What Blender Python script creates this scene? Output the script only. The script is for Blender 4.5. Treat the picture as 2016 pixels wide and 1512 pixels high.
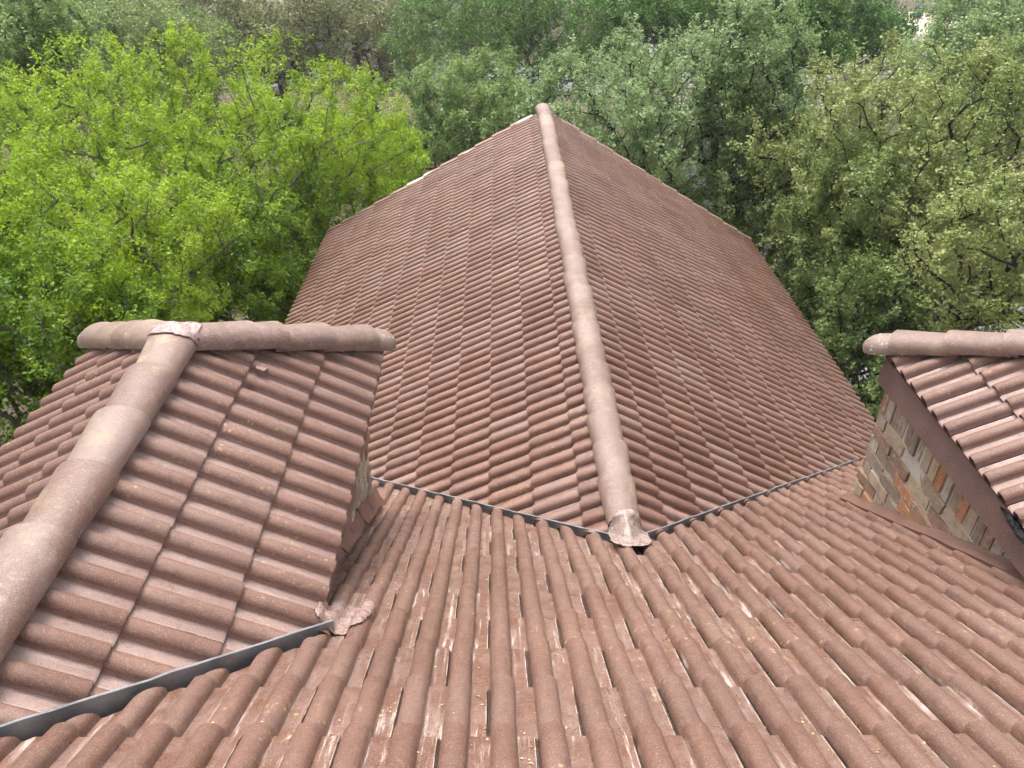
import bpy, bmesh, math, random
import numpy as np
from mathutils import Matrix, Vector
from mathutils.bvhtree import BVHTree
random.seed(7); rng = np.random.default_rng(11)
for o in list(bpy.data.objects): bpy.data.objects.remove(o)
sc = bpy.context.scene; COL = sc.collection
R = math.radians
# ------------------------------------------------------------------ camera
CZ = 11.0                                       # camera height over the ground
TH, PSI, RHO, FPX = 0.57703, 0.02994, 0.02448, 1559.0
fw = Vector((math.sin(PSI)*math.cos(TH), math.cos(PSI)*math.cos(TH), -math.sin(TH)))
r0 = Vector((math.cos(PSI), -math.sin(PSI), 0)); u0 = r0.cross(fw)
cr = math.cos(RHO)*r0 + math.sin(RHO)*u0; cu = -math.sin(RHO)*r0 + math.cos(RHO)*u0
cam = bpy.data.cameras.new('camera'); co = bpy.data.objects.new('camera', cam); COL.objects.link(co)
co.matrix_world = Matrix(((cr.x, cu.x, -fw.x, 0), (cr.y, cu.y, -fw.y, 0), (cr.z, cu.z, -fw.z, CZ), (0, 0, 0, 1)))
cam.sensor_width = 36; cam.lens = 36*FPX/2016; cam.clip_start = 0.05; cam.clip_end = 2000
sc.camera = co
# ------------------------------------------------------------------ sky, sun, exposure
SUN_EL, SUN_AZ = R(66), R(338)                  # azimuth clockwise from +Y
w = bpy.data.worlds.new('World'); sc.world = w; w.use_nodes = True
nt = w.node_tree; nt.nodes.clear()
sky = nt.nodes.new('ShaderNodeTexSky'); sky.sky_type = 'NISHITA'; sky.sun_disc = False
sky.sun_elevation = SUN_EL; sky.sun_rotation = SUN_AZ; sky.dust_density = 6; sky.air_density = 1.2; sky.ozone_density = 1
hs = nt.nodes.new('ShaderNodeHueSaturation'); hs.inputs['Saturation'].default_value = 0.28
bg = nt.nodes.new('ShaderNodeBackground'); bg.inputs[1].default_value = 0.15
ow = nt.nodes.new('ShaderNodeOutputWorld')
nt.links.new(sky.outputs[0], hs.inputs['Color']); nt.links.new(hs.outputs[0], bg.inputs[0]); nt.links.new(bg.outputs[0], ow.inputs[0])
sl = bpy.data.lights.new('sun', 'SUN'); sl.energy = 1.7; sl.angle = R(20); sl.color = (1, 0.96, 0.9)
so = bpy.data.objects.new('sun', sl); COL.objects.link(so)
so.rotation_euler = (Vector((math.sin(SUN_AZ)*math.cos(SUN_EL), math.cos(SUN_AZ)*math.cos(SUN_EL), math.sin(SUN_EL)))).to_track_quat('Z', 'Y').to_euler()
sc.view_settings.view_transform = 'Standard'; sc.view_settings.look = 'None'; sc.view_settings.gamma = 1
sc.view_settings.exposure = 1.0
sc.cycles.use_denoising = True; sc.cycles.use_adaptive_sampling = True; sc.cycles.adaptive_threshold = 0.05; sc.cycles.adaptive_min_samples = 24
sc.cycles.max_bounces = 3; sc.cycles.diffuse_bounces = 2; sc.cycles.glossy_bounces = 1; sc.cycles.transmission_bounces = 2; sc.cycles.transparent_max_bounces = 4

def project(P):
    d = Vector(P) - Vector((0, 0, CZ)); k = d.dot(fw)
    if k <= 0.05: return None
    return 1008 + FPX*d.dot(cr)/k, 756 - FPX*d.dot(cu)/k, k
def in_view(P, m=240):
    q = project(P)
    return q is not None and -m < q[0] < 2016+m and -m < q[1] < 1512+m
def pixel(x, y, dist=None, z=None):             # a measured photo direction turned into a point at a distance or a height
    d = fw*FPX + cr*(x-1008) - cu*(y-756)
    k = dist/math.hypot(d.x, d.y) if dist else (z-CZ)/d.z
    return Vector((0, 0, CZ)) + d*k
# ------------------------------------------------------------------ helpers
def put(name, mesh, parent=None, mat=None, world=None):
    o = bpy.data.objects.new(name, mesh); COL.objects.link(o)
    if mat is not None and mesh is not None and not mesh.materials: mesh.materials.append(mat)
    if parent is not None:
        o.parent = parent; o.matrix_parent_inverse = Matrix.Translation(-WORLD[parent.name])
    if world is not None: o.matrix_world = world; o.matrix_basis = world
    WORLD[o.name] = o.matrix_basis.translation.copy() if world is not None else (Vector((0, 0, 0)))
    return o
WORLD = {}
def empty(name, loc, parent=None):
    o = bpy.data.objects.new(name, None); COL.objects.link(o); o.empty_display_size = 0.3
    o.location = loc; WORLD[o.name] = Vector(loc)
    if parent is not None:
        o.parent = parent; o.matrix_parent_inverse = Matrix.Translation(-WORLD[parent.name])
    return o
def tag(o, label=None, cat=None, group=None, kind=None):
    for k, v in (('label', label), ('category', cat), ('group', group), ('kind', kind)):
        if v: o[k] = v
    return o
def mesh_from(name, V, F, mat=None, smooth=None):
    me = bpy.data.meshes.new(name); me.from_pydata([tuple(v) for v in V], [], F); me.update()
    if mat: me.materials.append(mat)
    if smooth is not None:
        me.polygons.foreach_set('use_smooth', [True]*len(me.polygons)); me.set_sharp_from_angle(angle=R(smooth))
    return me
BOXF = [(0, 3, 2, 1), (4, 5, 6, 7), (0, 1, 5, 4), (1, 2, 6, 5), (2, 3, 7, 6), (3, 0, 4, 7)]
def box(lo, hi):
    (a, b, c), (d, e, f) = lo, hi
    return [(a, b, c), (d, b, c), (d, e, c), (a, e, c), (a, b, f), (d, b, f), (d, e, f), (a, e, f)]
def prism(poly, off):                           # closed prism: polygon swept by a vector
    n = len(poly); off = Vector(off); V = [Vector(p) for p in poly] + [Vector(p)+off for p in poly]
    F = [tuple(range(n-1, -1, -1)), tuple(range(n, 2*n))] + [(i, (i+1) % n, n+(i+1) % n, n+i) for i in range(n)]
    return V, F
# ------------------------------------------------------------------ materials
class NT:
    def __init__(s, name):
        s.m = bpy.data.materials.new(name); s.m.use_nodes = True; s.t = s.m.node_tree; s.t.nodes.clear()
        s.out = s.n('ShaderNodeOutputMaterial')
    def n(s, typ, **kw):
        x = s.t.nodes.new(typ)
        for k, v in kw.items(): setattr(x, k, v)
        return x
    def l(s, a, b): s.t.links.new(a, b)
    def set(s, sock, v):
        if hasattr(v, 'is_output'): s.l(v, sock)
        else: sock.default_value = v
    def math(s, op, a, b=0.0, c=None, clamp=False):
        x = s.n('ShaderNodeMath', operation=op); x.use_clamp = clamp
        s.set(x.inputs[0], a); s.set(x.inputs[1], b)
        if c is not None: s.set(x.inputs[2], c)
        return x.outputs[0]
    def ramp(s, v, a, b, lo=0.0, hi=1.0):
        x = s.n('ShaderNodeMapRange', interpolation_type='SMOOTHSTEP'); s.set(x.inputs[0], v)
        for i, q in enumerate((a, b, lo, hi)): s.set(x.inputs[i+1], q)
        return x.outputs[0]
    def mix(s, f, a, b):
        x = s.n('ShaderNodeMix', data_type='RGBA'); s.set(x.inputs[0], f)
        for i, q in ((6, a), (7, b)): s.set(x.inputs[i], (*q, 1) if isinstance(q, tuple) and len(q) == 3 else q)
        return x.outputs[2]
    def noise(s, vec, scale, detail=4, rough=0.55, dist=0.0, col=False):
        x = s.n('ShaderNodeTexNoise'); s.l(vec, x.inputs['Vector'])
        for k, v in (('Scale', scale), ('Detail', detail), ('Roughness', rough), ('Distortion', dist)): x.inputs[k].default_value = v
        return x.outputs[1 if col else 0]
    def vor(s, vec, scale, rand=1.0):
        x = s.n('ShaderNodeTexVoronoi'); s.l(vec, x.inputs['Vector']); x.inputs['Scale'].default_value = scale; x.inputs['Randomness'].default_value = rand
        return x
    def scale(s, vec, v, off=None):
        x = s.n('ShaderNodeVectorMath', operation='MULTIPLY_ADD'); s.l(vec, x.inputs[0]); x.inputs[1].default_value = v
        if off is not None: s.set(x.inputs[2], off)
        return x.outputs[0]
    def bump(s, h, strength=0.3, dist=0.01, n=None):
        x = s.n('ShaderNodeBump'); x.inputs['Strength'].default_value = strength; x.inputs['Distance'].default_value = dist; s.l(h, x.inputs['Height'])
        if n is not None: s.l(n, x.inputs['Normal'])
        return x.outputs[0]
    def bsdf(s, color, rough=0.6, normal=None, metal=0.0, spec=0.5, **kw):
        x = s.n('ShaderNodeBsdfPrincipled'); s.set(x.inputs['Base Color'], (*color, 1) if isinstance(color, tuple) and len(color) == 3 else color)
        s.set(x.inputs['Roughness'], rough); s.set(x.inputs['Metallic'], metal); s.set(x.inputs['Specular IOR Level'], spec)
        if normal is not None: s.l(normal, x.inputs['Normal'])
        for k, v in kw.items(): s.set(x.inputs[k.replace('_', ' ')], v)
        s.l(x.outputs[0], s.out.inputs[0]); return x
    def pos(s): return s.n('ShaderNodeNewGeometry').outputs['Position']
    def attr(s, name): return s.n('ShaderNodeAttribute', attribute_name=name)
    def rand(s): return s.n('ShaderNodeObjectInfo').outputs['Random']

def tile_material(name, wet=1.0, streak=1.0, lichen=1.0, tint=(1, 1, 1), film=0.40, flo=0.42, var=1.0):
    k = NT(name); P = k.pos(); at = k.attr('tilecoord').outputs['Vector']       # tilecoord = (across m, down m, height 0..1)
    sep = k.n('ShaderNodeSeparateXYZ'); k.l(at, sep.inputs[0]); U, V, Hh = sep.outputs
    sd = k.math('ADD', k.rand(), k.attr('seed').outputs['Fac'])
    cs = k.n('ShaderNodeCombineXYZ'); k.set(cs.inputs[0], k.math('MULTIPLY', sd, 37.0)); k.set(cs.inputs[2], k.math('MULTIPLY', sd, 91.0))
    T = k.n('ShaderNodeVectorMath', operation='ADD'); k.l(at, T.inputs[0]); k.l(cs.outputs[0], T.inputs[1]); T = T.outputs[0]
    pan = k.ramp(Hh, 0.5, 0.08)
    t3 = lambda c: tuple(a*b for a, b in zip(c, tint))
    big = k.n('ShaderNodeSeparateColor'); k.l(k.noise(P, 1.6, 3, 0.6, 0, True), big.inputs[0]); b1, b2, b3 = big.outputs
    md = k.n('ShaderNodeSeparateColor'); k.l(k.noise(P, 11, 4, 0.65, 0, True), md.inputs[0]); m1, m2, m3 = md.outputs
    c = k.mix(k.ramp(b1, 0.35, 0.65), t3((0.175, 0.090, 0.063)), t3((0.225, 0.125, 0.093)))
    # every tile weathers its own way: some paler and greyer, some darker
    tone = k.math('FRACT', k.math('MULTIPLY', sd, 7.31)); tone2 = k.math('FRACT', k.math('MULTIPLY', sd, 23.7))
    c = k.mix(k.ramp(tone, 0.45, 1.0, 0, 0.55*var), c, t3((0.27, 0.185, 0.155)))
    c = k.mix(k.ramp(tone2, 0.6, 1.0, 0, 0.55*var), c, t3((0.125, 0.066, 0.048)))
    c = k.mix(k.ramp(m1, 0.48, 0.72, 0, 0.55), c, t3((0.135, 0.072, 0.053)))
    # wet stain and dusty film in the pans
    c = k.mix(k.math('MULTIPLY', pan, k.ramp(b2, 0.42, 0.6, 0, 0.55)), c, t3((0.175, 0.076, 0.042)))
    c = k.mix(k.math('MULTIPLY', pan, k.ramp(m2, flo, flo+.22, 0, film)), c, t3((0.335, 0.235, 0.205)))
    # sand grains, light and dark
    g = k.noise(P, 190, 2, 0.7)
    c = k.mix(k.ramp(g, 0.56, 0.72, 0, 0.85), c, (0.42, 0.29, 0.23))
    c = k.mix(k.ramp(g, 0.46, 0.28, 0, 0.7), c, t3((0.095, 0.046, 0.034)))
    # mineral bloom running down the pans
    n1 = k.noise(k.scale(T, (48, 2.6, 0)), 1.0, 4, 0.62, 0.5); n2 = k.noise(k.scale(T, (150, 12, 0)), 1.0, 3, 0.75, 1.5)
    bloom = k.math('MULTIPLY', k.ramp(n1, 0.50, 0.74), k.ramp(n2, 0.34, 0.66))
    bloom = k.math('MULTIPLY', k.math('MULTIPLY', bloom, pan), k.math('MULTIPLY', k.ramp(b3, 0.40, 0.60, 0.15, 1.0), streak), clamp=True)
    c = k.mix(k.math('MULTIPLY', bloom, 0.8), c, (0.60, 0.50, 0.46))
    # worn pale edge along the side lap
    c = k.mix(k.math('MULTIPLY', k.ramp(U, 0.3048, 0.3072), k.ramp(m3, 0.42, 0.55, 0, 0.8)), c, (0.58, 0.48, 0.42))
    # dark silt tone in the side-lap channel, with its shade painted in
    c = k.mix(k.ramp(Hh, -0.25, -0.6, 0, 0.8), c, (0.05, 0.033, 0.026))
    # lichen crusts
    lv = k.vor(P, 30); lm = k.math('MULTIPLY', k.ramp(lv.outputs['Distance'], 0.34, 0.14), k.math('MULTIPLY', k.ramp(b1, 0.52, 0.62), k.ramp(m3, 0.45, 0.6)))
    c = k.mix(k.math('MULTIPLY', lm, 0.8*lichen), c, (0.47, 0.36, 0.18))
    rough = k.math('ADD', k.ramp(m1, 0.3, 0.7, 0.26, 0.44), k.math('MULTIPLY', k.math('SUBTRACT', 1.0, pan), 0.13))
    rough = k.math('ADD', rough, k.math('MULTIPLY_ADD', bloom, 0.25, 0.12*(1-wet)))
    g2 = k.noise(P, 330, 0); mid2 = k.noise(P, 20, 2)
    nb = k.bump(k.math('MULTIPLY_ADD', g2, 0.9, k.math('MULTIPLY', mid2, 2.2)), 0.6, 0.0035)
    k.bsdf(c, rough, nb, spec=0.5)
    return k.m
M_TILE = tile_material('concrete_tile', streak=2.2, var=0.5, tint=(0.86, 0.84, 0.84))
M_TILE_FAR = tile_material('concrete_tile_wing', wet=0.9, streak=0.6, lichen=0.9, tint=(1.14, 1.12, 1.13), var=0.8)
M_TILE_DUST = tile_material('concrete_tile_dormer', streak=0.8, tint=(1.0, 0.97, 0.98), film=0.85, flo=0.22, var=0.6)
def cap_material(name, c1, c2, grime, speck):
    k = NT(name); P = k.pos(); r = k.rand()
    big = k.n('ShaderNodeSeparateColor'); k.l(k.noise(P, 4.0, 4, 0.65, 0, True), big.inputs[0]); b1, b2, b3 = big.outputs
    mid = k.noise(P, 19, 4, 0.7); g = k.noise(P, 190, 2, 0.7)
    c = k.mix(k.ramp(b1, 0.35, 0.65), c1, c2)
    c = k.mix(k.ramp(mid, 0.46, 0.74, 0, 0.6), c, (0.36, 0.265, 0.235))
    c = k.mix(k.ramp(k.math('FRACT', k.math('MULTIPLY', r, 5.7)), 0.35, 1.0, 0, 0.6), c, (0.155, 0.08, 0.06))
    c = k.mix(k.ramp(k.math('FRACT', k.math('MULTIPLY', r, 17.3)), 0.5, 1.0, 0, 0.4), c, (0.30, 0.22, 0.19))
    c = k.mix(k.ramp(b2, 0.52, 0.68, 0, grime), c, (0.36, 0.30, 0.17))
    c = k.mix(k.ramp(g, 0.56, 0.72, 0, 0.8), c, (0.44, 0.33, 0.28)); c = k.mix(k.ramp(g, 0.46, 0.28, 0, 0.6), c, (0.10, 0.055, 0.042))
    v = k.vor(P, 40); sp = k.math('MULTIPLY', k.ramp(v.outputs['Distance'], 0.36, 0.22), k.ramp(mid, 0.5, 0.6))
    c = k.mix(k.math('MULTIPLY', sp, speck), c, (0.70, 0.67, 0.62))
    nb = k.bump(k.math('MULTIPLY_ADD', k.noise(P, 330, 0), 0.9, k.math('MULTIPLY', k.noise(P, 20, 2), 2.4)), 0.6, 0.0035)
    k.bsdf(c, k.ramp(mid, 0.3, 0.7, 0.34, 0.52), nb); return k.m
M_CAP = cap_material('ridge_cap_concrete', (0.185, 0.108, 0.086), (0.245, 0.165, 0.14), 0.35, 0.1)
M_CAPL = cap_material('ridge_cap_lichen', (0.25, 0.145, 0.115), (0.34, 0.24, 0.17), 0.75, 0.2)
M_CAPS = cap_material('hip_starter_concrete', (0.24, 0.19, 0.155), (0.31, 0.25, 0.21), 0.3, 0.9)
def simple(name, c1, c2, rough=0.6, sc1=6.0, bump=0.3, bd=0.004, metal=0.0, spec=0.5, fine=180):
    k = NT(name); P = k.pos(); n = k.noise(P, sc1, 5, 0.6); g = k.noise(P, fine, 3)
    c = k.mix(k.ramp(n, 0.3, 0.7), c1, c2); c = k.mix(k.math('MULTIPLY', k.ramp(g, 0.5, 0.75), 0.35), c, tuple(min(1, x*1.5) for x in c2))
    nb = k.bump(g, bump, bd); nb = k.bump(n, bump, bd*3, nb)
    k.bsdf(c, k.ramp(n, 0.3, 0.7, rough-0.08, rough+0.08), nb, metal=metal, spec=spec); return k.m
M_DECK = simple('roof_underlay', (0.03, 0.022, 0.02), (0.05, 0.036, 0.03), 0.8)
M_METAL = simple('galvanised_metal', (0.20, 0.205, 0.215), (0.33, 0.335, 0.345), 0.5, 9, 0.1, 0.001, 0.3)
M_FASCIA = simple('stucco_fascia', (0.135, 0.08, 0.068), (0.165, 0.10, 0.086), 0.62, 5, 0.9, 0.006, fine=95)
M_FLASH = simple('painted_flashing', (0.125, 0.062, 0.045), (0.165, 0.088, 0.066), 0.42, 7, 0.25, 0.002)
M_MORTAR = simple('mortar', (0.40, 0.37, 0.32), (0.50, 0.47, 0.42), 0.9, 12, 0.8, 0.006)
M_TAR = simple('roof_tar', (0.008, 0.008, 0.009), (0.02, 0.02, 0.022), 0.22, 30, 0.9, 0.012)
M_PAINTCHIP = simple('paint_chips', (0.7, 0.7, 0.68), (0.8, 0.8, 0.78), 0.6)
def foil_material(name, c1, c2):
    k = NT(name); P = k.pos(); n = k.noise(P, 14, 5, 0.7, 1.5); g = k.noise(P, 70, 4, 0.7, 0.8)
    c = k.mix(k.ramp(n, 0.35, 0.65), c1, c2); c = k.mix(k.ramp(g, 0.6, 0.72), c, (0.6, 0.5, 0.48))
    nb = k.bump(n, 0.7, 0.015); nb = k.bump(g, 0.5, 0.004, nb)
    k.bsdf(c, k.ramp(n, 0.3, 0.7, 0.2, 0.4), nb, spec=0.8); return k.m
M_FOIL = foil_material('crumpled_membrane', (0.24, 0.145, 0.12), (0.34, 0.235, 0.205))
M_FOILG = foil_material('grey_membrane', (0.23, 0.155, 0.13), (0.33, 0.25, 0.22))
M_FOILP = foil_material('pink_membrane', (0.30, 0.20, 0.185), (0.39, 0.28, 0.265))
def brick_material():
    k = NT('reclaimed_brick'); P = k.pos(); r = k.rand()
    cr_ = k.n('ShaderNodeValToRGB'); k.l(r, cr_.inputs[0]); e = cr_.color_ramp; e.interpolation = 'CONSTANT'
    cols = [(0.0, (0.30, 0.235, 0.17)), (0.2, (0.40, 0.32, 0.235)), (0.36, (0.26, 0.20, 0.15)), (0.48, (0.42, 0.33, 0.22)), (0.60, (0.30, 0.175, 0.115)), (0.72, (0.42, 0.20, 0.10)), (0.82, (0.38, 0.33, 0.27)), (0.92, (0.25, 0.15, 0.11))]
    e.elements[0].color = (*cols[0][1], 1); e.elements[1].position = cols[1][0]; e.elements[1].color = (*cols[1][1], 1)
    for p_, c_ in cols[2:]:
        x = e.elements.new(p_); x.color = (*c_, 1)
    n = k.noise(P, 22, 5, 0.65, 0.5); g = k.noise(P, 130, 4, 0.7)
    c = k.mix(k.math('MULTIPLY', k.ramp(n, 0.42, 0.7), 0.6), cr_.outputs[0], (0.17, 0.12, 0.09))
    c = k.mix(k.math('MULTIPLY', k.ramp(k.noise(P, 31, 5, 0.7, 0.8), 0.56, 0.66), 0.75), c, (0.50, 0.45, 0.39))
    c = k.mix(k.math('MULTIPLY', k.ramp(g, 0.55, 0.7), 0.35), c, (0.40, 0.31, 0.23))
    nb = k.bump(g, 0.7, 0.006); nb = k.bump(n, 0.7, 0.014, nb)
    k.bsdf(c, 0.85, nb, spec=0.3); return k.m
M_BRICK = brick_material()
# ------------------------------------------------------------------ roof planes (measured; y runs away from the camera)
ZF, PA = CZ-1.4516, 0.5846                       # main slope: z = ZF - PA*y ; every pitch is 7:12
XM, ZM, YM, WL, WR = 0.8686, CZ-3.5715, 14.303, 4.033, 4.111   # gable wing: ridge x, z, far end, half widths
XL, ZL, YL, WD = -1.7059, CZ-2.2091, 3.7391, 0.9656            # hipped dormer on the left
WALL_L, WALLY_L = -0.895, 4.56
XE, ZE, YE = 2.76, CZ-2.811, 4.775               # right dormer: eave x, z, far corner
WALL_R, WALLY_R = 2.90, 4.80
XRR, ZRR, YRR = XE+WD, ZE+PA*WD, YE-WD
YA = (ZF-ZM)/PA                                  # where the wing's ridge meets the main slope
YEL = (ZF-(ZL-PA*WD))/PA                         # where the left dormer's eave meets the main slope
YER = (ZF-ZE)/PA
S, EXPO, TL = 0.155, 0.3663, 0.425               # roll spacing, course exposure, tile length
CP = 1/math.sqrt(1+PA*PA); SP = PA*CP
# ------------------------------------------------------------------ one tile: two rolls and two pans, side lap on its left
def tile_profile():
    pts = [(-0.008, -0.014), (0.0, -0.014), (0.001, -0.008), (0.0035, -0.008), (0.0045, -0.014), (0.0095, -0.014), (0.0108, 0.0)]
    for q in (0, 1):
        c = 0.0545 + q*S; hw = 0.0435
        n = 8
        for i in range(n+1):
            a = math.pi*(1-i/n); x = math.cos(a); y = math.sin(a)
            if q == 0 and i == 0: continue
            pts.append((c+hw*x, 0.049*(y**0.72)))
        if q == 0: pts += [(0.103, -0.001)]; pts += [(0.160, -0.001)]
    pts += [(0.258, -0.001), (0.3045, 0.0), (0.3085, 0.001)]
    return pts
PROF = tile_profile()
def tile_mesh(name, mat, dv=0.0):
    n = len(PROF); V = []; T = []
    rows = [(0.0, 0.0), (TL-0.012+dv, 0.0), (TL+dv, -0.007)]
    for v, dw in rows:
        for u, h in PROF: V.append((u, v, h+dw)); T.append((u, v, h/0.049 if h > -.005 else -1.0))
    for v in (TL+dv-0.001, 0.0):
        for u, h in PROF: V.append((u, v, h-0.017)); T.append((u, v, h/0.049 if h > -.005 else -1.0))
    F = []
    for r_ in range(5):
        a, b = r_*n, ((r_+1) % 5)*n
        for i in range(n-1): F.append((a+i, a+i+1, b+i+1, b+i))
    F.append(tuple(r_*n for r_ in range(5))); F.append(tuple(r_*n+n-1 for r_ in range(4, -1, -1)))
    F = [tuple(reversed(f)) for f in F]
    me = mesh_from(name, V, F, mat, 38)
    a = me.attributes.new('tilecoord', 'FLOAT_VECTOR', 'POINT'); a.data.foreach_set('vector', [x for t in T for x in t])
    b = me.attributes.new('seed', 'FLOAT', 'POINT')
    return me
bmt = tile_mesh('tile_mesh', M_TILE)
# make face direction sure
def fix_normals(me):
    bm = bmesh.new(); bm.from_mesh(me); bmesh.ops.recalc_face_normals(bm, faces=bm.faces); bm.to_mesh(me); bm.free(); me.set_sharp_from_angle(angle=R(38))
fix_normals(bmt)
TILE = {M_TILE.name: bmt}
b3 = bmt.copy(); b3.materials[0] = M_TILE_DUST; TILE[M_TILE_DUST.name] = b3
b2 = bmt.copy(); b2.materials[0] = M_TILE_FAR; TILE[M_TILE_FAR.name] = b2
TV = np.array([v.co[:] for v in bmt.vertices]); TFACES = [tuple(p.vertices) for p in bmt.polygons]
TC = np.zeros(len(TV)*3); bmt.attributes['tilecoord'].data.foreach_get('vector', TC); TC = TC.reshape(-1, 3)
TAU = 0.074
class Slope:
    """A roof plane: origin, down direction, regions = list of convex plan clips [(px, py, nx, ny)] keeping (p-q).n<0"""
    def __init__(s, O, D, regions):
        s.O = Vector(O); s.D = Vector(D).normalized()
        s.N = Vector((0, 0, 1)) - s.D*s.D.z; s.N.normalize(); s.A = s.D.cross(s.N); s.regions = regions
    def inside(s, x, y):
        return any(all((x-px)*nx+(y-py)*ny < 0 for px, py, nx, ny in reg) for reg in s.regions)
    def matrix(s, u, v):
        ct, st = math.cos(TAU), math.sin(TAU)
        D2 = s.D*ct + s.N*st; N2 = s.N*ct - s.D*st
        o = s.O + s.A*u + s.D*v - s.N*0.026
        return Matrix(((s.A.x, D2.x, N2.x, o.x), (s.A.y, D2.y, N2.y, o.y), (s.A.z, D2.z, N2.z, o.z), (0, 0, 0, 1)))
def cut_tile(mat, M, regions, seed):
    """The tile cut by saw to the regions; returns a mesh in world coordinates relative to M's origin."""
    out = bmesh.new(); tmp = bpy.data.meshes.new('t'); any_ = False
    for reg in regions:
        bm = bmesh.new(); bm.from_mesh(bmt)
        for px, py, nx, ny in reg:
            Mi = M.inverted(); nl = (M.to_3x3().transposed() @ Vector((nx, ny, 0))); pl = Mi @ Vector((px, py, M.translation.z))
            g = list(bm.verts)+list(bm.edges)+list(bm.faces)
            if not g: break
            r_ = bmesh.ops.bisect_plane(bm, geom=g, dist=1e-5, plane_co=pl, plane_no=nl, clear_outer=True)
            ed = [e for e in r_['geom_cut'] if isinstance(e, bmesh.types.BMEdge) and e.is_valid and e.is_boundary]
            if len(ed) > 2:
                try: bmesh.ops.triangle_fill(bm, use_beauty=True, use_dissolve=False, edges=ed)
                except Exception: pass
        if len(bm.faces) > 2:
            bm.to_mesh(tmp); out.from_mesh(tmp); any_ = True
        bm.free()
    bpy.data.meshes.remove(tmp)
    if not any_: out.free(); return None
    me = bpy.data.meshes.new('cut_tile'); bmesh.ops.recalc_face_normals(out, faces=out.faces)
    out.to_mesh(me); out.free()
    if not me.materials: me.materials.append(mat)
    me.materials[0] = mat
    me.polygons.foreach_set('use_smooth', [True]*len(me.polygons)); me.set_sharp_from_angle(angle=R(38))
    return me
BV, BF = [], []                                  # the laid surface, for draping things onto it later
def lay(slope, part, mat, u_range, v_noses, limit=None, cull=240, jitter=1.0, stuff_name='tile_field'):
    """Courses of tiles. u_range: (u0, u1); v_noses: list of nose positions down the slope."""
    todo = []
    for j, vn in enumerate(v_noses):
        off = (j % 2)*S
        i0 = math.floor((u_range[0]-off)/(2*S)) - 1; i1 = math.ceil((u_range[1]-off)/(2*S)) + 1
        for i in range(i0, i1+1):
            u = i*2*S + off
            M = slope.matrix(u, vn-TL)
            smp = [M @ Vector((a, b, 0)) for a in (0, .0775, .155, .2325, .305) for b in (0, .1, .2, .32, TL)]
            ins = [slope.inside(q.x, q.y) for q in smp]
            if not any(ins): continue
            if cull is not None and not any(in_view(q, cull) for q in smp): continue
            q = project(M @ Vector((.155, .3, .02)))
            todo.append((q[2] if q else 99, M, all(ins), smp[12]))
    todo.sort(key=lambda t: t[0])
    nobj = 0; rest = []
    for k, (d, M, whole, c) in enumerate(todo):
        # hand-laid unevenness
        J = Matrix.Translation((random.gauss(0, .0012)*jitter, random.gauss(0, .0022)*jitter, abs(random.gauss(0, .0012))*jitter)) @ Matrix.Rotation(random.gauss(0, .004)*jitter, 4, 'Z') @ Matrix.Rotation(random.gauss(0, .003)*jitter, 4, 'Y')
        M2 = M @ J
        me = TILE[mat.name] if whole else cut_tile(mat, M2, slope.regions, k)
        if me is None: continue
        if limit is None or nobj < limit:
            put('tile', me, part, None, M2); nobj += 1
        else: rest.append((M2, me))
        W = np.array(M2)
        base = len(BV)
        vs = np.array([v.co[:] for v in me.vertices]) if me is not TILE[mat.name] else TV
        BV.extend((vs @ W[:3, :3].T + W[:3, 3]).tolist())
        fs = [tuple(p.vertices) for p in me.polygons] if me is not TILE[mat.name] else TFACES
        BF.extend([tuple(base+i for i in f) for f in fs])
    if rest:
        V, F, TCs, SD = [], [], [], []; base = 0
        for M2, me in rest:
            W = np.array(M2); n = len(me.vertices)
            co_ = np.empty(n*3); me.vertices.foreach_get('co', co_); tc = np.empty(n*3); me.attributes['tilecoord'].data.foreach_get('vector', tc)
            V.append(co_.reshape(-1, 3) @ W[:3, :3].T + W[:3, 3]); TCs.append(tc); SD.append(np.full(n, random.random()))
            F.extend([tuple(base+i for i in p.vertices) for p in me.polygons]); base += n
        me = mesh_from(stuff_name, np.concatenate(V).tolist(), F, mat, 38)
        a = me.attributes.new('tilecoord', 'FLOAT_VECTOR', 'POINT'); a.data.foreach_set('vector', np.concatenate(TCs))
        a = me.attributes.new('seed', 'FLOAT', 'POINT'); a.data.foreach_set('value', np.concatenate(SD))
        o = put(stuff_name, me, part); tag(o, kind='stuff')
    return nobj, len(rest)
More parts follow.
